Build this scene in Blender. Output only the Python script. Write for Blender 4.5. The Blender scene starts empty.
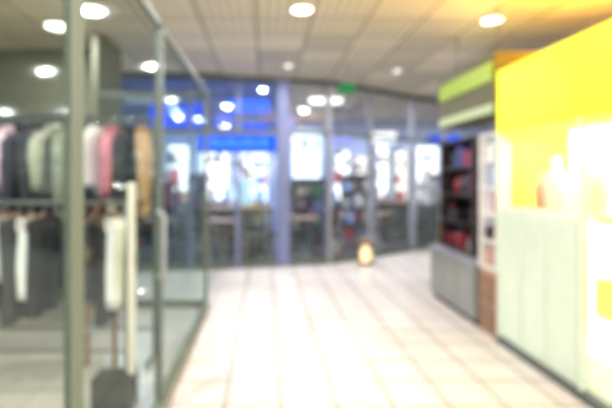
import bpy, bmesh, math, random
from mathutils import Vector, Matrix
random.seed(7)
sc = bpy.context.scene
sc.view_settings.view_transform = 'Standard'
sc.view_settings.look = 'None'
sc.view_settings.exposure = 0.08

# ------------------------------------------------------------------ materials
def newmat(name):
    m = bpy.data.materials.new(name); m.use_nodes = True
    nt = m.node_tree
    for n in list(nt.nodes): nt.nodes.remove(n)
    out = nt.nodes.new('ShaderNodeOutputMaterial')
    return m, nt, out

def pbr(name, col, rough=0.5, metal=0.0, emit=None, estr=0.0, var=0.08, scale=6.0):
    m, nt, out = newmat(name)
    p = nt.nodes.new('ShaderNodeBsdfPrincipled')
    nz = nt.nodes.new('ShaderNodeTexNoise'); nz.inputs['Scale'].default_value = scale
    tc = nt.nodes.new('ShaderNodeTexCoord')
    nt.links.new(tc.outputs['Object'], nz.inputs['Vector'])
    mx = nt.nodes.new('ShaderNodeMix'); mx.data_type = 'RGBA'
    mx.inputs[6].default_value = (*[c*(1-var) for c in col], 1)
    mx.inputs[7].default_value = (*[min(1, c*(1+var)) for c in col], 1)
    nt.links.new(nz.outputs[0], mx.inputs[0])
    nt.links.new(mx.outputs[2], p.inputs['Base Color'])
    p.inputs['Roughness'].default_value = rough
    p.inputs['Metallic'].default_value = metal
    if emit:
        p.inputs['Emission Color'].default_value = (*emit, 1)
        p.inputs['Emission Strength'].default_value = estr
    nt.links.new(p.outputs[0], out.inputs[0])
    return m

def glass(name, tint=(0.86, 0.94, 0.9), refl=0.10, rough=0.02, k=0.15):
    m, nt, out = newmat(name)
    t = nt.nodes.new('ShaderNodeBsdfTransparent'); t.inputs[0].default_value = (*tint, 1)
    g = nt.nodes.new('ShaderNodeBsdfGlossy'); g.inputs['Roughness'].default_value = rough
    g.inputs[0].default_value = (0.9, 1, 0.96, 1)
    lw = nt.nodes.new('ShaderNodeLayerWeight'); lw.inputs[0].default_value = 0.25
    ma = nt.nodes.new('ShaderNodeMath'); ma.operation = 'MULTIPLY_ADD'
    ma.inputs[1].default_value = k; ma.inputs[2].default_value = refl; ma.use_clamp = True
    nt.links.new(lw.outputs['Fresnel'], ma.inputs[0])
    ms = nt.nodes.new('ShaderNodeMixShader')
    nt.links.new(ma.outputs[0], ms.inputs[0])
    nt.links.new(t.outputs[0], ms.inputs[1]); nt.links.new(g.outputs[0], ms.inputs[2])
    nt.links.new(ms.outputs[0], out.inputs[0])
    return m

def tiles(name, c1, c2, mortar, w, h, msize, offx, offy, rough, ribs=0.0, spec=0.5):
    m, nt, out = newmat(name)
    p = nt.nodes.new('ShaderNodeBsdfPrincipled')
    tc = nt.nodes.new('ShaderNodeTexCoord')
    mp = nt.nodes.new('ShaderNodeMapping'); mp.inputs['Location'].default_value = (offx, offy, 0)
    nt.links.new(tc.outputs['Object'], mp.inputs[0])
    br = nt.nodes.new('ShaderNodeTexBrick'); br.offset = 0; br.squash = 1
    br.inputs['Scale'].default_value = 1
    br.inputs['Brick Width'].default_value = w; br.inputs['Row Height'].default_value = h
    br.inputs['Mortar Size'].default_value = msize; br.inputs['Mortar Smooth'].default_value = 0.1
    br.inputs['Color1'].default_value = (*c1, 1); br.inputs['Color2'].default_value = (*c2, 1)
    br.inputs['Mortar'].default_value = (*mortar, 1)
    nt.links.new(mp.outputs[0], br.inputs['Vector'])
    col = br.outputs['Color']
    if ribs:
        wv = nt.nodes.new('ShaderNodeTexWave'); wv.inputs['Scale'].default_value = 3.2
        wv.bands_direction = 'X'
        nt.links.new(mp.outputs[0], wv.inputs['Vector'])
        ck = nt.nodes.new('ShaderNodeTexBrick'); ck.offset = 0
        ck.inputs['Scale'].default_value = 1; ck.inputs['Brick Width'].default_value = w
        ck.inputs['Row Height'].default_value = h; ck.inputs['Mortar Size'].default_value = 0
        ck.inputs['Color1'].default_value = (0,0,0,1); ck.inputs['Color2'].default_value = (1,1,1,1)
        nt.links.new(mp.outputs[0], ck.inputs['Vector'])
        mu = nt.nodes.new('ShaderNodeMath'); mu.operation = 'MULTIPLY'
        nt.links.new(wv.outputs['Fac'], mu.inputs[0]); nt.links.new(ck.outputs['Color'], mu.inputs[1])
        mr = nt.nodes.new('ShaderNodeMapRange')
        mr.inputs[3].default_value = 1; mr.inputs[4].default_value = 1-ribs
        nt.links.new(mu.outputs[0], mr.inputs[0])
        mx = nt.nodes.new('ShaderNodeMix'); mx.data_type = 'RGBA'; mx.blend_type = 'MULTIPLY'
        mx.inputs[0].default_value = 1
        nt.links.new(col, mx.inputs[6]); nt.links.new(mr.outputs[0], mx.inputs[7])
        col = mx.outputs[2]
    nt.links.new(col, p.inputs['Base Color'])
    p.inputs['Roughness'].default_value = rough
    p.inputs['Specular IOR Level'].default_value = spec
    nt.links.new(p.outputs[0], out.inputs[0])
    return m

def emis(name, col, s):
    m, nt, out = newmat(name)
    e = nt.nodes.new('ShaderNodeEmission'); e.inputs[0].default_value = (*col, 1); e.inputs[1].default_value = s
    nt.links.new(e.outputs[0], out.inputs[0]); return m

M = {}
M['floor'] = tiles('floor_tile', (0.70, 0.64, 0.60), (0.66, 0.605, 0.57), (0.22, 0.17, 0.15), 0.37, 0.37, 0.010, -0.475+0.37*20, 7.4, 0.3, 0.0, 0.25)
M['floor_in'] = tiles('floor_tile_shop', (0.46, 0.43, 0.38), (0.42, 0.39, 0.35), (0.22, 0.2, 0.18), 0.4, 0.4, 0.006, 8, 8, 0.3)
M['floor_dark'] = pbr('floor_dark_wood', (0.07, 0.06, 0.065), 0.3)
M['ceil'] = tiles('ceiling_panel', (0.84, 0.78, 0.64), (0.73, 0.68, 0.56), (0.28, 0.25, 0.19), 0.6, 0.6, 0.012, 6.1, 9.0, 0.6, ribs=0.5)
M['wallg'] = pbr('wall_greygreen', (0.15, 0.155, 0.11), 0.7)
M['wallw'] = pbr('wall_cream', (0.6, 0.57, 0.52), 0.7)
M['walld'] = pbr('wall_bluegrey', (0.30, 0.35, 0.55), 0.6)
M['glass'] = glass('glass_green', (0.94, 0.975, 0.955), 0.018, 0.06, 0.05)
M['glass2'] = glass('glass_front', (0.96, 0.97, 0.99), 0.03, 0.02, 0.10)
M['transomb'] = glass('glass_transom_blue', (0.60, 0.70, 0.98), 0.05)
M['transom'] = glass('glass_transom', (0.90, 0.88, 0.86), 0.05)
M['frame'] = pbr('frame_steel', (0.15, 0.175, 0.14), 0.7, 0.0)
M['framed'] = pbr('frame_dark', (0.12, 0.14, 0.125), 0.45, 0.2)
M['alu'] = pbr('aluminium', (0.40, 0.41, 0.46), 0.35, 0.4)
M['bluegrey'] = pbr('column_bluegrey', (0.20, 0.23, 0.42), 0.4, 0.2)
M['chrome'] = pbr('chrome', (0.75, 0.75, 0.75), 0.2, 0.9)
M['white'] = pbr('white_paint', (0.85, 0.84, 0.8), 0.4)
M['cream'] = pbr('cream_paint', (0.80, 0.72, 0.60), 0.4)
M['black'] = pbr('black_plastic', (0.02, 0.02, 0.022), 0.4)
M['wood'] = pbr('wood_brown', (0.26, 0.14, 0.08), 0.45)
M['woodd'] = pbr('wood_dark', (0.035, 0.025, 0.025), 0.4)
M['pinkbrown'] = pbr('pink_brown', (0.55, 0.33, 0.24), 0.5)
M['counter'] = pbr('counter_grey', (0.30, 0.31, 0.29), 0.35, 0.2)
M['panelg'] = pbr('panel_palegreen_glow', (0.66, 0.75, 0.62), 0.3, 0, (0.9, 1.0, 0.85), 0.06)  # faint emission added to brighten the panel; it is no lamp
M['yellow'] = pbr('yellow_lightbox', (0.9, 0.86, 0.0), 0.4, 0, (1.0, 0.93, 0.01), 0.9, var=0.02)
M['yellow2'] = pbr('yellow_paint_glow', (0.95, 0.86, 0.08), 0.4, 0, (1.0, 0.90, 0.10), 0.65)  # paint with added emission, so shelves and goods look strongly lit
M['yglow'] = emis('kiosk_backlight', (1.0, 0.98, 0.72), 2.6)
M['greensign'] = pbr('green_sign', (0.35, 0.5, 0.02), 0.4, 0, (0.42, 0.55, 0.02), 0.2)
M['olive'] = pbr('olive_fascia', (0.14, 0.13, 0.04), 0.5)
M['stripw'] = emis('strip_light', (0.9, 1.0, 0.6), 0.8)
M['bluesign'] = emis('blue_sign', (0.02, 0.12, 1.0), 1.5)
M['blueneon'] = emis('blue_neon', (0.10, 0.30, 1.0), 1.6)
M['lamp'] = emis('lamp_disc', (1, 0.97, 0.9), 5)
M['lampf'] = emis('lamp_disc_dim', (1, 0.97, 0.93), 2.2)
M['lampw'] = emis('lamp_panel', (0.9, 0.95, 1), 3.5)
M['exit'] = emis('exit_green', (0.04, 0.45, 0.14), 0.6)
M['lb_w'] = emis('lightbox_white', (0.90, 0.95, 1.0), 2.6)
M['lb_b'] = emis('lightbox_bluewhite', (0.60, 0.74, 1.0), 3.0)
M['lb_y'] = emis('lightbox_warm', (1.0, 0.94, 0.82), 1.8)
M['lb_p'] = emis('lightbox_violet', (0.40, 0.42, 1.0), 1.3)
M['flame'] = emis('lantern_glow', (1.0, 0.74, 0.38), 2.0)
M['skin'] = pbr('skin', (0.55, 0.34, 0.26), 0.5)
M['hair'] = pbr('hair', (0.04, 0.03, 0.025), 0.5)
M['shirt'] = pbr('shirt_lightblue_glow', (0.60, 0.88, 1.0), 0.7, 0, (0.5, 0.85, 1.0), 0.4)  # cloth made to glow for a bright look, not a light source
M['trou'] = pbr('trousers_navy', (0.04, 0.05, 0.09), 0.7)
M['mann'] = pbr('mannequin_white', (0.8, 0.78, 0.76), 0.35)
cloth = {}
def cl(c):
    if c not in cloth: cloth[c] = pbr('fabric_%d' % len(cloth), c, 0.85, var=0.3, scale=7)
    return cloth[c]
goods = [pbr('goods_%d' % i, c, 0.45) for i, c in enumerate([
    (0.6,0.08,0.08),(0.75,0.7,0.6),(0.1,0.15,0.4),(0.75,0.45,0.1),(0.1,0.35,0.2),(0.8,0.8,0.82),(0.25,0.1,0.2),(0.05,0.05,0.06),(0.25,0.4,0.75)])]

# ------------------------------------------------------------------ mesh builder
class MB:
    def __init__(s): s.bm = bmesh.new(); s.mats = []
    def mi(s, m):
        if m not in s.mats: s.mats.append(m)
        return s.mats.index(m)
    def box(s, a, b, m, rot=None, piv=None):
        x0,y0,z0 = a; x1,y1,z1 = b
        vs = [s.bm.verts.new(v) for v in [(x0,y0,z0),(x1,y0,z0),(x1,y1,z0),(x0,y1,z0),(x0,y0,z1),(x1,y0,z1),(x1,y1,z1),(x0,y1,z1)]]
        i = s.mi(m)
        for f in [(3,2,1,0),(4,5,6,7),(0,1,5,4),(1,2,6,5),(2,3,7,6),(3,0,4,7)]:
            fc = s.bm.faces.new([vs[k] for k in f]); fc.material_index = i
        if rot is not None:
            c = Vector(piv) if piv else Vector(((x0+x1)/2,(y0+y1)/2,(z0+z1)/2))
            for v in vs: v.co = c + rot @ (v.co - c)
        return vs
    def rings(s, rings, m, cap=True, smooth=True):
        i = s.mi(m); prev = None; allr = []
        for r in rings:
            cur = [s.bm.verts.new(p) for p in r]; allr.append(cur)
            if prev:
                n = len(cur)
                for k in range(n):
                    f = s.bm.faces.new([prev[k], prev[(k+1)%n], cur[(k+1)%n], cur[k]])
                    f.material_index = i; f.smooth = smooth
            prev = cur
        if cap:
            for r in (allr[0][::-1], allr[-1]):
                f = s.bm.faces.new(r); f.material_index = i
    def tube(s, pts, rad, m, n=10):
        pts = [Vector(p) for p in pts]; R = []
        for k, p in enumerate(pts):
            d = (pts[min(k+1,len(pts)-1)] - pts[max(k-1,0)]).normalized()
            u = d.orthogonal().normalized() if k == 0 else (pu - d*pu.dot(d)).normalized()
            pu = u; w = d.cross(u)
            r = rad[k] if isinstance(rad, (list, tuple)) else rad
            R.append([p + (u*math.cos(a) + w*math.sin(a))*r for a in [2*math.pi*j/n for j in range(n)]])
        s.rings(R, m)
    def lathe(s, c, prof, m, n=20):
        c = Vector(c)
        s.rings([[c + Vector((r*math.cos(2*math.pi*j/n), r*math.sin(2*math.pi*j/n), z)) for j in range(n)] for r, z in prof], m)
    def done(s, name, bevel=0.0, org=None):
        bmesh.ops.recalc_face_normals(s.bm, faces=s.bm.faces)
        if org is not None: bmesh.ops.translate(s.bm, verts=s.bm.verts, vec=-Vector(org))
        me = bpy.data.meshes.new(name); s.bm.to_mesh(me); s.bm.free()
        for m in s.mats: me.materials.append(m)
        o = bpy.data.objects.new(name, me); sc.collection.objects.link(o)
        if org is not None: o.location = org
        if bevel:
            b = o.modifiers.new('bev', 'BEVEL'); b.width = bevel; b.segments = 2; b.limit_method = 'ANGLE'
        return o
def simple(name, a, b, m, bevel=0):
    q = MB(); q.box(a, b, m); return q.done(name, bevel)

H = 3.2
# ------------------------------------------------------------------ room shell
simple('floor', (-0.7, -3, -0.1), (9, 13, 0), M['floor'])
simple('floor_clothes_shop', (-6, -3, -0.1), (-0.7, 13, 0), M['floor_in'])
simple('ceiling', (-6, -3, H), (9, 13, H+0.1), M['ceil'])
simple('wall_left', (-6.1, -3, 0), (-6, 13, H), M['wallg'])
simple('wall_right', (9, -3, 0), (9.1, 13, H), M['wallw'])
simple('wall_back', (-6, 13, 0), (9, 13.1, H), M['walld'])
simple('wall_clothes_shop', (-6, 6.0, 0), (-1.95, 6.12, H), M['wallg'])

# ------------------------------------------------------------------ left glass partition
q = MB(); X = -0.68
panels = [(-1.2, 1.55), (1.66, 2.86), (2.93, 5.2)]
for y0, y1 in panels: q.box((X-0.006, y0, 0.08), (X+0.006, y1, 2.47), M['glass'])
q.box((X-0.012, 1.55, 0), (X+0.012, 1.66, 2.5), M['frame'])
q.box((X-0.018, 2.86, 0), (X+0.018, 2.93, 2.5), M['framed'])
q.box((X-0.02, 5.19, 0), (X+0.02, 5.24, 2.5), M['frame'])
q.box((X-0.018, -1.2, 2.46), (X+0.018, 5.24, 2.50), M['framed'])
q.box((X-0.025, -1.2, 0), (X+0.025, 5.24, 0.08), M['frame'])
q.tube([(X+0.03,2.72,0.9),(X+0.07,2.72,0.92),(X+0.07,2.72,1.28),(X+0.03,2.72,1.3)], 0.012, M['alu'])
q.done('window_1')
q = MB()
q.box((-1.95, 5.24, 0.06), (-0.72, 5.252, 2.46), M['glass'])
q.box((-1.95, 5.22, 2.44), (-0.72, 5.27, 2.5), M['framed'])
q.box((-1.95, 5.22, 0), (-0.72, 5.27, 0.08), M['frame'])
q.box((-2.0, 5.2, 0), (-1.93, 5.98, H-0.01), M['wallg'])
q.done('window_2')

# ------------------------------------------------------------------ garments
def garment(pos, L, col, kind='jacket', W=0.44, T=0.13, sleeve=True, yaw=0.0):
    """hangs from a rail; rail axis is x, garment width runs along y"""
    m = cl(col); q = MB(); x, y, z = pos
    q.tube([(x, y, z+0.005), (x, y+0.02, z+0.028), (x, y+0.04, z+0.01), (x, y+0.02, z-0.03), (x, y, z-0.07)], 0.004, M['chrome'], 6)
    q.tube([(x, y-W*0.45, z-0.13), (x, y, z-0.07), (x, y+W*0.45, z-0.13)], 0.011, M['wood'], 6)
    ph = random.random()*6
    if kind == 'trousers':
        for sg in (-1, 1):
            R = []
            for k in range(9):
                t = k/8; zz = z-0.12-L*t
                hw = 0.10-0.03*t; cy = y+sg*(0.07+0.02*t)
                R.append([(x+(T*0.4)*math.cos(a)+0.01*math.sin(5*t+ph), cy+hw*math.sin(a), zz) for a in [2*math.pi*j/14 for j in range(14)]])
            q.rings(R, m)
        q.box((x-0.03, y-0.17, z-0.18), (x+0.03, y+0.17, z-0.10), m)
    else:
        R = []
        N = 14
        for k in range(N):
            t = k/(N-1); zz = z-0.075-L*t
            if t < 0.12: hw = 0.06+(W/2-0.06)*(t/0.12)**0.7; th = 0.05+0.04*(t/0.12)
            else: hw = W/2*(1-0.10*math.sin((t-0.12)*3.2)+0.10*(t-0.12)); th = T*0.5*(0.9+0.35*t)
            ring = []
            for j in range(24):
                a = 2*math.pi*j/24; rp = 1+0.13*t*math.sin(6*a+ph)
                ring.append((x+th*math.cos(a)*rp, y+hw*math.sin(a), zz+0.01*math.sin(3*a+ph)))
            R.append(ring)
        q.rings(R, m)
        q.tube([(x-0.045,y-0.05,z-0.07),(x,y-0.075,z-0.055),(x+0.045,y-0.05,z-0.07),(x+0.05,y+0.04,z-0.075),(x,y+0.075,z-0.055),(x-0.05,y+0.04,z-0.075),(x-0.045,y-0.05,z-0.07)], 0.016, m, 6)
        if sleeve:
            sl = min(1.0, L/0.62)
            for sg in (-1, 1):
                q.tube([(x, y+sg*(W/2-0.05), z-0.16), (x+0.01, y+sg*(W/2+0.03), z-0.22), (x+0.02, y+sg*(W/2+0.055), z-0.4*sl),
                        (x+0.01, y+sg*(W/2+0.03), z-0.62*sl), (x, y+sg*(W/2+0.01), z-0.66*sl)], [0.06,0.068,0.06,0.05,0.052], m, 12)
    o = q.done('hanging_'+kind, org=pos); o.rotation_euler[2] = yaw
    return o

def rack(name, x0, x1, y, h, m=M['chrome']):
    q = MB()
    q.tube([(x0, y, h), (x1, y, h)], 0.013, m)
    for xx in (x0, x1):
        q.tube([(xx, y, 0.04), (xx, y, h+0.01)], 0.015, m)
        q.tube([(xx, y-0.25, 0.035), (xx, y+0.25, 0.035)], 0.016, m)
    q.tube([(x0, y, 0.25), (x1, y, 0.25)], 0.01, m)
    return q.done(name)
RY = 3.75
rack('clothes_rack', -2.75, -0.92, RY, 1.98, M['framed'])
fr = [(-1.02,(0.40,0.25,0.13),0.70,0.09,.25,1),(-1.13,(0.015,0.015,0.02),0.78,0.14,-.05,1),(-1.27,(0.50,0.17,0.21),0.56,0.16,.15,1),(-1.41,(0.85,0.76,0.78),0.46,0.13,-.12,0),(-1.52,(0.03,0.03,0.035),0.62,0.09,.05,1),
      (-1.63,(0.20,0.22,0.16),0.74,0.12,.1,1),(-1.76,(0.34,0.36,0.27),0.52,0.11,-.1,1),(-1.88,(0.02,0.02,0.025),0.78,0.12,.05,1),(-2.0,(0.02,0.02,0.03),0.66,0.12,0,1),(-2.12,(0.62,0.46,0.52),0.5,0.14,.2,1),(-2.25,(0.30,0.20,0.24),0.72,0.12,0,1),(-2.37,(0.015,0.015,0.02),0.8,0.12,.1,1),(-2.5,(0.02,0.02,0.025),0.7,0.12,0,1),(-2.62,(0.2,0.2,0.2),0.6,0.12,0,1)]
for x, c, L, T, yw, s in fr: garment((x, RY, 1.975), L, c, 'jacket', T=T, sleeve=bool(s), yaw=yw)
rack('clothes_rack', -2.35, -1.0, 3.25, 1.32, M['framed'])
for x, c, L, k in [(-1.05,(0.9,0.89,0.84),0.60,'trousers'),(-1.14,(0.015,0.015,0.015),0.72,'trousers'),(-1.22,(0.015,0.015,0.02),0.55,'trousers'),(-1.32,(0.03,0.03,0.03),0.42,'trousers'),(-1.69,(0.9,0.9,0.82),0.54,'trousers'),(-1.60,(0.02,0.02,0.02),0.66,'trousers'),
                   (-1.79,(0.05,0.05,0.05),0.72,'trousers'),(-1.88,(0.9,0.9,0.84),0.42,'trousers'),(-1.97,(0.02,0.02,0.02),0.66,'trousers'),(-2.06,(0.7,0.8,0.66),0.76,'trousers'),(-2.16,(0.02,0.02,0.02),0.5,'trousers'),(-2.26,(0.03,0.03,0.03),0.6,'trousers')]:
    garment((x, 3.25, 1.315), L, c, k, yaw=random.uniform(-.15,.15))
rack('clothes_rack', -3.9, -1.5, 5.0, 1.75)
for i in range(15):
    x = -3.8+i*0.155
    c = random.choice([(0.05,0.05,0.05),(0.03,0.03,0.04),(0.2,0.05,0.07),(0.55,0.52,0.45),(0.08,0.09,0.14),(0.3,0.24,0.16)])
    garment((x, 5.0, 1.745), random.uniform(0.6,0.95), c, 'jacket', T=0.12)
q = MB()
q.box((-0.905, 2.96, 0.2), (-0.86, 3.00, 1.47), M['cream'])
q.box((-1.11, 2.86, 0.0), (-0.86, 3.06, 0.21), M['black'])
q.tube([(-0.88, 2.985, 1.44), (-0.98, 2.985, 1.44), (-1.0, 2.985, 1.47)], 0.01, M['chrome'])
q.tube([(-0.88, 2.985, 0.75), (-0.75, 2.985, 0.75)], 0.01, M['chrome'])
q.done('display_stand', 0.004)
q = MB()
for xx in (-1.42, -1.2):
    q.box((xx-0.018, 3.58, 0), (xx+0.018, 3.62, 1.1), M['wood'])
for zz in (0.3, 0.62, 0.95, 1.08): q.box((-1.42, 3.54, zz-0.012), (-1.2, 3.66, zz+0.012), M['alu'])
q.done('shelf_stand')
def shelf_unit(name, a, b, nsh, frame, back, seed=0, axis='y', dens=0.8, pal=None, solid=0):
    rnd = random.Random(seed); q = MB(); x0,y0,z0 = a; x1,y1,z1 = b; t = 0.025
    P = pal or goods
    if axis == 'y':
        q.box((x0,y1-t,z0),(x1,y1,z1),back); q.box((x0,y0,z0),(x0+t,y1-t,z1),frame); q.box((x1-t,y0,z0),(x1,y1-t,z1),frame)
    else:
        q.box((x1-t,y0,z0),(x1,y1,z1),back); q.box((x0,y0,z0),(x1-t,y0+t,z1),frame); q.box((x0,y1-t,z0),(x1-t,y1,z1),frame)
    for k in range(nsh+1):
        zz = z0+(z1-z0-t)*k/nsh
        if axis == 'y': q.box((x0+t,y0,zz),(x1-t,y1-t,zz+t),frame)
        else: q.box((x0,y0+t,zz),(x1-t,y1-t,zz+t),frame)
        if k == nsh: break
        if k < solid:
            q.box((x0+t,y0+.01,zz+t+.004),(x1-t,y0+.03,zz+(z1-z0-t)/nsh-.004),M['woodd']); continue
        hh = (z1-z0)/nsh-0.06
        lo, hi = (x0+t+.01, x1-t-.01) if axis == 'y' else (y0+t+.01, y1-t-.01)
        u = lo
        while u < hi-0.08:
            w = rnd.uniform(0.06, 0.2); w = min(w, hi-u)
            if rnd.random() < dens:
                h = hh*rnd.uniform(0.4, 0.9); m = rnd.choice(P)
                if axis == 'y':
                    if rnd.random() < 0.4: q.lathe((u+w/2,(y0+y1)/2-.03,zz+t),[(w*.4,0),(w*.42,h*.6),(w*.18,h*.8),(w*.18,h)],m,10)
                    else: q.box((u,y0+.04,zz+t),(u+w-.01,y1-.06,zz+t+h),m)
                else:
                    if rnd.random() < 0.4: q.lathe(((x0+x1)/2-.03,u+w/2,zz+t),[(w*.4,0),(w*.42,h*.6),(w*.18,h*.8),(w*.18,h)],m,10)
                    else: q.box((x0+.04,u,zz+t),(x1-.06,u+w-.01,zz+t+h),m)
            u += w
    return q.done(name)
shelf_unit('wall_shelf', (-5.6, 5.6, 0), (-2.2, 5.98, 2.3), 5, M['framed'], M['wallg'], 3)

# ------------------------------------------------------------------ far storefront
pts = [(-3.9,7.15),(-2.5,7.22),(-1.22,7.34),(-0.45,7.5),(0.31,7.67),(1.1,7.85),(1.97,8.45),(3.04,9.3),(3.95,9.9),(5.2,10.3),(7.5,10.6)]
q = MB()
ZR = 2.27
for i in range(len(pts)-1):
    a = Vector((*pts[i],0)); b = Vector((*pts[i+1],0)); d = (b-a); L = d.length; ang = math.atan2(d.y, d.x)
    Rz = Matrix.Rotation(ang, 3, 'Z')
    def bx(u0,u1,v0,v1,z0,z1,m):
        q.box((a.x+u0,a.y+v0,z0),(a.x+u1,a.y+v1,z1),m,rot=Rz,piv=(a.x,a.y,0))
    bx(0,L,-.006,.006,0.1,ZR-0.03,M['glass2'])
    bx(0,L,-.006,.006,ZR+0.05,H-0.06,M['transomb'] if i < 4 else M['transom'])
    bx(0,L,-.025,.025,ZR-0.03,ZR+0.04,M['framed'])
    bx(0,L,-.03,.03,0,0.1,M['framed'])
    bx(0,L,-.03,.03,H-0.08,H-0.001,M['framed'])
    w = 0.10 if i == 4 else 0.03
    bx(-w,w,-.05,.05,0,H-0.002,M['bluegrey'] if i in (4,2,3) else M['alu'])
q.done('window_3')
q = MB()
vs = [(p[0],p[1]+0.05,0.004) for p in pts]+[(7.5,12.99,0.004),(-3.9,12.99,0.004)]
f = q.bm.faces.new([q.bm.verts.new(v) for v in vs]); f.material_index = q.mi(M['floor_dark'])
q.done('floor_far_shop')
q = MB()
q.box((-1.06,7.08,1.90),(0.2,7.20,2.19),M['framed']); q.box((-1.04,7.065,1.92),(0.18,7.079,2.17),M['bluesign'])
for i in range(8):
    x = -0.95+i*0.13; q.box((x,7.058,2.0),(x+0.06,7.066,2.12 if i%2 else 2.09),M['blueneon'])
q.box((-0.95,7.20,2.0),(-0.91,7.38,2.06),M['alu']); q.box((0.05,7.20,2.0),(0.09,7.57,2.06),M['alu'])
q.done('shop_sign')
def hsign(x0,x1,y,z0,z1,m):
    q = MB()
    q.box((x0,y,z0),(x1,y+.04,z1),m); q.box((x0-.02,y+.04,z0-.02),(x1+.02,y+.08,z1+.02),M['framed'])
    for x in (x0+.15*(x1-x0),x1-.15*(x1-x0)): q.tube([(x,y+.06,z1),(x,y+.06,3.2)],0.01,M['chrome'],6)
    q.done('hanging_sign')
hsign(-.75,.1,9.0,2.80,3.08,M['blueneon'])
hsign(-2.2,-1.2,8.6,2.4,2.9,M['bluesign'])
hsign(-1.05,-.7,9.6,2.5,2.85,M['lb_p'])
hsign(-.5,.05,10.2,2.42,2.72,M['bluesign'])
hsign(0.35,0.62,9.3,2.45,2.8,M['lb_p'])
hsign(2.6,3.3,11.3,2.4,2.65,M['lb_w'])
hsign(1.6,2.2,11.3,2.4,2.6,M['lb_p'])
hsign(4.2,5.0,11.5,2.35,2.6,M['bluesign'])
q = MB()
q.box((0.95,9.3,3.08),(1.6,9.6,3.17),M['lampw']); q.box((0.92,9.27,3.16),(1.63,9.63,3.2),M['white']); q.done('ceiling_light_panel')
def cab(px0, px1, z1, lm, seed, y=12.4, dens=0.35, solid=2):
    x0 = (px0-265)*y/450; x1 = (px1-265)*y/450
    shelf_unit('display_cabinet', (x0,y,0), (x1,y+0.35,z1), max(3,int((z1)/0.42)), M['alu'], lm, seed, 'y', dens, None, solid)
cab(166,190,2.3,M['lb_w'],1,10.7,0.7)
cab(199,229,2.35,M['lb_w'],2,11.1,0.4)
cab(233,268,2.2,M['lb_b'],5,11.5,0.8)
cab(292,322,2.75,M['lb_b'],3,11.5,0.25,1)
cab(334,352,2.25,M['lb_w'],4,12,0.5)
cab(355,371,2.1,M['lb_y'],14,12,0.8)
cab(376,391,2.4,M['lb_w'],7,12,0.5)
cab(395,411,2.3,M['lb_y'],9,12,0.75)
cab(416,443,2.4,M['lb_w'],8,12.3,0.5)
cab(446,470,2.2,M['lb_y'],11,12.3,0.6)
cab(110,158,2.2,M['lb_y'],12,10.7,0.7)
for (x0,y0,L,h,s) in [(-2.9,9.7,0.7,1.45,41),(0.55,9.95,0.9,1.5,42),(1.9,11.0,0.7,1.6,43),(-1.75,10.1,0.4,1.6,44),(4.3,11.4,0.8,1.6,46)]:
    shelf_unit('gondola_shelf',(x0,y0,0),(x0+L,y0+.4,h),4,M['framed'],M['alu'],s,'y',0.95)
def pendant(x,y,z):
    q = MB(); q.tube([(x,y,z+.12),(x,y,H-.001)],.006,M['black'],6)
    q.lathe((x,y,z),[(.10,0.0),(.09,.05),(.03,.11),(.015,.13)],M['framed'],16)
    q.lathe((x,y,z),[(.03,-.05),(.055,-.02),(.05,.002)],M['lampw'],14); q.done('pendant_lamp')
for x,y,z in [(-1.0,8.6,1.8),(-.35,9.2,1.85),(.75,8.7,1.9),(1.5,9.2,1.95),(2.4,10.1,2.0),(3.1,10.4,2.1),(-1.9,8.2,2.0),(3.9,11,1.9)]: pendant(x,y,z)

def counter(name, x0, x1, y0, y1, h):
    q = MB()
    q.box((x0,y0,0.08),(x1,y1,h-0.04),M['woodd']); q.box((x0+.04,y0+.04,0),(x1-.04,y1-.04,0.08),M['black'])
    q.box((x0-.03,y0-.03,h-0.04),(x1+.03,y1+.03,h),M['wood'])
    n = int((x1-x0)/0.35)
    for i in range(n): 
        u = x0+(x1-x0)*(i+.1)/n; q.box((u,y0-.012,0.15),(u+(x1-x0)/n*.8,y0,h-0.12),M['framed'])
    return q.done(name, 0.006)
counter('shop_counter', -1.1, 0.15, 8.9, 9.4, 0.92)
counter('shop_counter', 2.75, 4.0, 10.4, 10.9, 0.95)
def table(x, y):
    q = MB(); q.lathe((x,y,0),[(0.24,0.005),(0.24,0.02),(0.04,0.04),(0.03,0.7),(0.1,0.72)],M['framed'])
    q.lathe((x,y,0),[(0.30,0.72),(0.31,0.735),(0.30,0.75)],M['wood'],28); q.done('cafe_table')
def chair(x, y, r, m=None):
    m = m or M['woodd']; q = MB(); R = Matrix.Rotation(r,3,'Z')
    def P(a): v = R @ Vector((a[0],a[1],0)); return (x+v.x,y+v.y,a[2])
    for sx in (-.19,.19):
        q.tube([P((sx,-.19,0.006)),P((sx*.95,-.18,.45))],0.016,M['alu'],8)
        q.tube([P((sx*1.05,.23,0.006)),P((sx,.18,.45)),P((sx,.22,.86))],0.016,M['alu'],8)
    q.box((x-.21,y-.21,.44),(x+.21,y+.21,.475),m,rot=R,piv=(x,y,0))
    for zz in (.56,.66,.76,.85): q.tube([P((-.19,.205,zz)),P((0,.235,zz)),P((.19,.205,zz))],0.036,m,8)
    q.tube([P((-.19,-.185,.2)),P((.19,-.185,.2))],0.01,M['alu'],6)
    q.done('cafe_chair')
for x,y in [(-0.75,8.1),(0.75,8.6),(1.5,9.35),(-1.95,8.1),(2.45,9.75)]: table(x,y)
for x,y,r in [(-1.32,8.05,1.4),(-0.17,8.2,-1.5),(0.2,8.55,1.6),(1.25,8.45,2.8),(0.75,9.15,0.1),(1.5,9.92,0.2),(2.05,9.2,-1.5),(-2.55,8.1,1.6),(1.95,10.2,1.5),(3.02,9.85,-1.4),(-0.75,8.6,0.1),(-1.95,8.65,0.2)]:
    chair(x,y,r)

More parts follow.
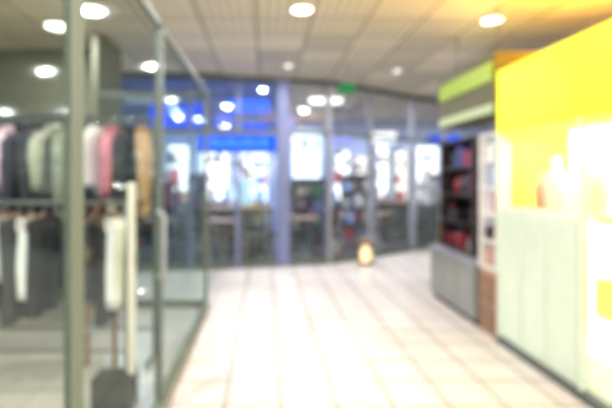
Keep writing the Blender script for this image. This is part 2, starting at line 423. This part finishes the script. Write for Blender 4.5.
q = MB(); lx, ly = 1.76, 7.85
q.lathe((lx,ly,0),[(0.13,0.0),(0.13,0.03),(0.10,0.04)],M['woodd'])
q.lathe((lx,ly,0),[(0.08,0.05),(0.11,0.12),(0.10,0.22),(0.04,0.30),(0.01,0.33)],M['flame'])
for k in range(4):
    a = k*math.pi/2+.4; q.tube([(lx+.125*math.cos(a),ly+.125*math.sin(a),.03),(lx+.125*math.cos(a),ly+.125*math.sin(a),.36)],.01,M['wood'],6)
q.lathe((lx,ly,0),[(0.14,0.36),(0.13,0.38),(0.03,0.45),(0.01,0.46)],M['wood'])
q.tube([(lx-.03,ly,.455),(lx-.03,ly,.5),(lx+.03,ly,.5),(lx+.03,ly,.455)],.006,M['chrome'],6)
q.done('lantern')

# ------------------------------------------------------------------ people
def figure(name, x, y, arms, top, bot, skin, hair=None, face=-1):
    root = bpy.data.objects.new(name, None); sc.collection.objects.link(root); root.location = (x,y,0)
    V = [(0,0,.93,.125,.10),(0,0,1.10,.12,.09),(0,0,1.28,.145,.10),(0,0,1.40,.11,.085),(0,0,1.48,.05,.05),(0,0,1.54,.05,.05)]
    E = [(0,1),(1,2),(2,3),(3,4),(4,5)]
    for sg in (-1,1):
        b = len(V)
        V += [(sg*.10,0,.86,.085,.085),(sg*.11,-.01,.50,.058,.058),(sg*.12,.02,.10,.04,.04),(sg*.13,-.13,.035,.033,.035)]
        E += [(0,b),(b,b+1),(b+1,b+2),(b+2,b+3)]
        b = len(V); A = arms[0 if sg<0 else 1]
        V += [(sg*.18,0,1.40,.055,.055),(A[0][0]*sg,A[0][1],A[0][2],.043,.043),(A[1][0]*sg,A[1][1],A[1][2],.028,.024)]
        E += [(3,b),(b,b+1),(b+1,b+2)]
    me = bpy.data.meshes.new('body'); me.from_pydata([v[:3] for v in V],E,[])
    o = bpy.data.objects.new('body',me); sc.collection.objects.link(o); o.parent = root
    sk = o.modifiers.new('s','SKIN')
    for i,v in enumerate(V):
        me.skin_vertices[0].data[i].radius = v[3:]
    me.skin_vertices[0].data[0].use_root = True
    ss = o.modifiers.new('ss','SUBSURF'); ss.levels = 2; ss.render_levels = 2
    bpy.context.view_layer.update()
    dg = bpy.context.evaluated_depsgraph_get()
    m2 = bpy.data.meshes.new_from_object(o.evaluated_get(dg)); o.modifiers.clear(); o.data = m2
    m2.materials.clear()
    for m in (top,bot,skin,M['black']): m2.materials.append(m)
    for p in m2.polygons:
        p.use_smooth = True; z = p.center.z; ax = abs(p.center.x)
        p.material_index = 3 if z < .07 else 1 if (z < .93 and ax < .24) else 2 if z > 1.46 else 0
    q = MB()
    prof = [(1.50,.03,.035,-.02),(1.52,.052,.06,-.02),(1.56,.066,.085,-.01),(1.61,.074,.095,0),(1.66,.076,.098,.005),(1.70,.068,.088,.01),(1.735,.045,.06,.012),(1.75,.015,.02,.012)]
    q.rings([[(a*math.cos(t),oy+b*math.sin(t),z) for t in [2*math.pi*j/20 for j in range(20)]] for z,a,b,oy in prof],skin)
    q.rings([[(s*math.cos(t),-.09-d+.4*s*math.sin(t),z) for t in [2*math.pi*j/8 for j in range(8)]] for z,s,d in [(1.575,.014,.0),(1.583,.017,.02),(1.60,.010,.012),(1.63,.006,.0)]],skin)
    for sg in (-1,1):
        q.lathe((sg*.028,-.088,1.622),[(0.003,-.008),(.011,-.003),(.011,.003),(.003,.008)],M['black'] if hair else skin,8)
        q.rings([[(sg*(.076+d),.01+r*math.cos(t),1.615+1.6*r*math.sin(t)) for t in [2*math.pi*j/8 for j in range(8)]] for d,r in [(0,.012),(.008,.019),(.014,.01)]],skin)
    q.tube([(-.022,-.09,1.55),(0,-.097,1.552),(.022,-.09,1.55)],.005,M['pinkbrown'] if hair else skin,6)
    if hair:
        q.rings([[(a*math.cos(t),oy+b*math.sin(t),z) for t in [2*math.pi*j/20 for j in range(20)]] for z,a,b,oy in
                 [(1.56,.07,.05,.05),(1.60,.082,.075,.035),(1.66,.085,.09,.025),(1.70,.08,.10,.012),(1.74,.06,.075,.01),(1.765,.02,.025,.01)]],hair)
    h = q.done('head'); h.parent = root
    for k,sg in enumerate((-1,1)):
        A = arms[k]; w = Vector((A[1][0]*sg,A[1][1],A[1][2])); e = Vector((A[0][0]*sg,A[0][1],A[0][2]))
        d = (w-e).normalized(); side = d.cross(Vector((0,0,1))) if abs(d.z) < .9 else Vector((0,1,0))
        side.normalize(); nrm = d.cross(side)
        q = MB()
        q.rings([[w+d*u+side*(a*math.cos(t))+nrm*(b*math.sin(t)) for t in [2*math.pi*j/10 for j in range(10)]] for u,a,b in [(-.02,.026,.02),(.02,.032,.018),(.06,.041,.015),(.09,.038,.012)]],skin)
        for i,L in enumerate((.065,.075,.07,.055)):
            s0 = w+d*.085+side*(.03-.02*i)
            q.tube([s0,s0+d*L*.5,s0+d*L*.85+nrm*.012*(-1 if nrm.z>0 else 1),s0+d*L+nrm*.02*(-1 if nrm.z>0 else 1)],[.009,.0085,.008,.005],skin,6)
        s0 = w+d*.03+side*.03; q.tube([s0,s0+d*.03+side*.022,s0+d*.06+side*.025],[.011,.01,.006],skin,6)
        h = q.done('hand_%s'%('left' if sg>0 else 'right')); h.parent = root
    return root
dn = ((.24,.02,1.14),(.27,-.06,.90))
figure('shop_assistant', -0.43, 9.74, [((.27,-.05,1.16),(.2,-.2,1.02)),((.27,-.05,1.16),(.2,-.2,1.02))], M['shirt'], M['trou'], M['skin'], M['hair'])
figure('mannequin', -2.0, 9.3, [dn,dn], cl((0.7,0.3,0.4)), cl((0.2,0.2,0.3)), M['mann'])
figure('mannequin', 3.65, 10.1, [dn,dn], cl((0.75,0.75,0.8)), cl((0.1,0.1,0.12)), M['mann'])

# ------------------------------------------------------------------ right kiosk (yellow)
q = MB(); X = 2.12
q.box((X,0.6,1.91),(X+0.22,4.11,2.47),M['yellow'])
q.box((X+0.005,0.6,1.86),(X+0.2,4.11,1.909),M['yellow2'])
q.box((X+0.22,0.6,2.30),(X+1.1,4.11,2.34),M['white'])
q.box((X,0.6,0),(X+0.06,4.13,0.07),M['framed'])
q.box((X+0.02,3.05,0.07),(X+0.08,4.08,1.24),M['panelg'])
for k in range(3): q.box((X+0.012,3.08+k*.335,0.12),(X+0.02,3.08+k*.335+.31,1.19),M['panelg'])
q.box((X,4.06,0.0),(X+0.10,4.11,1.91),M['panelg'])
q.box((X,3.02,0.0),(X+0.03,3.05,1.91),M['panelg'])
q.box((X+0.62,0.6,0),(X+0.66,4.05,2.3),M['yglow'])
q.box((X+0.1,4.06,0),(X+0.66,4.11,1.9),M['yellow2'])
q.box((X+0.03,0.6,0.07),(X+0.04,3.02,1.86),M['glass2'])
for zz in (0.42,0.80,1.2,1.5):
    q.box((X+0.08,0.65,zz),(X+0.45,3.0,zz+0.03),M['yellow2'] if zz in (0.8,1.2) else M['white'])
q.box((X+0.08,0.65,0.58),(X+0.11,3.0,0.80),M['yellow2'])
q.box((X+0.10,3.1,1.2),(X+0.6,4.05,1.235),M['white'])
q.done('yellow_kiosk', 0.003)
q = MB(); rnd = random.Random(5)
pal = [M['white'],M['yellow2'],M['cream'],M['white'],M['wood'],M['white'],M['yellow2']]
for zz in (0.45,0.83,1.23,1.53):
    y = 0.7
    while y < 2.85:
        w = rnd.uniform(.08,.16); h = rnd.uniform(.10,.24); m = rnd.choice(pal)
        if rnd.random()<.5: q.lathe((X+.24,y+w/2,zz),[(w*.42,0),(w*.45,h*.6),(w*.2,h*.8),(w*.2,h)],m,14)
        else: q.box((X+.16,y,zz),(X+.32,y+w-.02,zz+h),m)
        y += w+rnd.uniform(.08,.2)
y = 3.15
for w,h,m in [(.2,.5,M['cream']),(.14,.3,M['white']),(.18,.44,M['cream']),(.12,.3,M['pinkbrown'])]:
    q.lathe((X+.26,y+w/2,1.235),[(w*.4,0),(w*.48,h*.45),(w*.46,h*.65),(w*.2,h*.8),(w*.2,h)],m,14); y += w+.05
q.done('kiosk_goods')

shelf_unit('shelf_tower', (X+0.02,4.16,0.62),(X+0.4,4.5,1.93),5,M['white'],M['lb_b'],21,'x',0.75,[M['white'],M['pinkbrown'],goods[2],goods[8],goods[0],goods[7]])
q = MB()
q.box((X+.02,4.16,0.0),(X+.4,4.5,0.6),M['pinkbrown']); q.box((X+.005,4.18,0.3),(X+.02,4.48,0.57),M['wood']); q.box((X+.005,4.18,0.04),(X+.02,4.48,0.27),M['wood'])
q.tube([(X-.005,4.28,.45),(X-.005,4.38,.45)],.008,M['chrome'],6); q.done('drawer_cabinet',0.003)

q = MB()
q.box((X,4.55,0.06),(X+.45,5.77,0.60),M['counter']); q.box((X+.03,4.58,0),(X+.42,5.74,0.06),M['black'])
q.box((X-.02,4.53,0.60),(X+.47,5.79,0.64),M['alu'])
for k in range(3): q.box((X-.008,4.6+k*.39,.1),(X,4.6+k*.39+.36,.56),M['counter'])
q.done('display_counter',0.005)
reds = [pbr('mag_%d'%i,c,0.5) for i,c in enumerate([(.30,.03,.05),(.14,.03,.08),(.02,.02,.02),(.2,.02,.03),(.05,.06,.28),(.03,.02,.03),(.15,.15,.35),(.35,.28,.28),(.02,.02,.02)])]
shelf_unit('magazine_rack', (X+.12,4.85,0.642),(X+.45,5.75,1.95),4,M['woodd'],M['woodd'],31,'x',0.95,reds)
shelf_unit('magazine_rack', (3.0,6.2,0),(4.6,6.6,2.0),5,M['woodd'],M['woodd'],33,'y',0.95,reds)
q = MB()
q.box((X+.02,4.2,2.10),(X+.3,5.5,2.68),M['olive']); q.box((X,4.22,2.42),(X+.02,5.48,2.60),M['greensign'])
q.box((X,4.22,2.12),(X+.02,5.48,2.2),M['stripw'])
q.box((X+.3,4.2,2.60),(X+1.6,5.5,2.68),M['olive'])
for yy in (4.5,5.44): q.tube([(X+.2,yy,2.68),(X+.2,yy,3.2)],.008,M['framed'],8)
q.done('green_shop_sign')

q = MB(); q.box((1.05,6.5,2.72),(1.31,6.54,2.87),M['framed']); q.box((1.06,6.49,2.73),(1.30,6.5,2.86),M['exit'])
q.tube([(1.18,6.52,2.87),(1.18,6.52,3.2)],.008,M['chrome'],6); q.done('exit_sign')

# ------------------------------------------------------------------ downlights
def lamp(x, y, r=0.13, p=26, col=(1,0.975,0.95), mat='lamp'):
    q = MB()
    q.lathe((x,y,0),[(r+.03,H-.001),(r+.03,H-.012),(r,H-.02),(r,H-.001)],M['white'],24)
    q.lathe((x,y,0),[(r*.99,H-.021),(r*.99,H-.024)],M[mat],24)
    lo0 = q.done('ceiling_downlight')
    ld = bpy.data.lights.new('bulb','AREA'); ld.shape='DISK'; ld.size = r*2; ld.energy = p; ld.color = col
    lo = bpy.data.objects.new('bulb',ld); sc.collection.objects.link(lo); lo.location=(x,y,H-.03)
    lo.parent = lo0
for x,y,r,p in [(0.37,4.5,.10,36),(2.42,4.8,.10,34),(-2.3,5.0,.13,40),(-3.0,2.9,.12,45),(0.37,2.0,.13,34),(0.37,-0.6,.13,36),(1.6,0.7,.13,30),(-2.0,0.9,.13,50),(-1.4,1.9,.10,50),(4.3,6.6,.1,40)]:
    lamp(x,y,r,p)
for x,y,r,p in [(0.35,6.75,.06,34),(2.07,7.05,.06,34),(-2.6,6.9,.05,20)]: lamp(x,y,r,p,mat='lampf')
for x,y in [(-1.6,10.2),(-0.3,9.9),(1.9,10.3),(3.6,11.2),(0.9,11.2),(5.2,11.4),(-2.8,9.4)]:
    lamp(x,y,0.05,60 if x>.5 else 95,(0.88,0.93,1) if x>.5 else (.6,.75,1),'lampf')

def area(name,loc,rot,sx,sy,e,col):
    ld = bpy.data.lights.new(name,'AREA'); ld.shape='RECTANGLE'; ld.size=sx; ld.size_y=sy; ld.energy=e; ld.color=col
    o = bpy.data.objects.new(name,ld); sc.collection.objects.link(o); o.location=loc; o.rotation_euler=rot; return o
area('kiosk_uplight',(X+.7,3.3,2.38),(math.pi,0,0),0.4,1.6,90,(1.0,0.42,0.01))
area('kiosk_interior_light',(X+.33,2.4,1.85),(0,0,0),0.25,3.0,26,(1.0,0.95,0.7))

w = bpy.data.worlds.new('world'); sc.world = w; w.use_nodes = True
w.node_tree.nodes['Background'].inputs[0].default_value = (0.96,0.97,1.0,1)
w.node_tree.nodes['Background'].inputs[1].default_value = 0.9

# ------------------------------------------------------------------ camera
cd = bpy.data.cameras.new('camera'); co = bpy.data.objects.new('camera',cd); sc.collection.objects.link(co)
co.location = (0,0,1.5); co.rotation_euler = (math.pi/2,0,0)
cd.sensor_width = 36; cd.lens = 450/612*36
cd.shift_x = 41/612; cd.shift_y = -26/612
cd.dof.use_dof = True; cd.dof.focus_distance = 0.35; cd.dof.aperture_fstop = 3.5
sc.camera = co
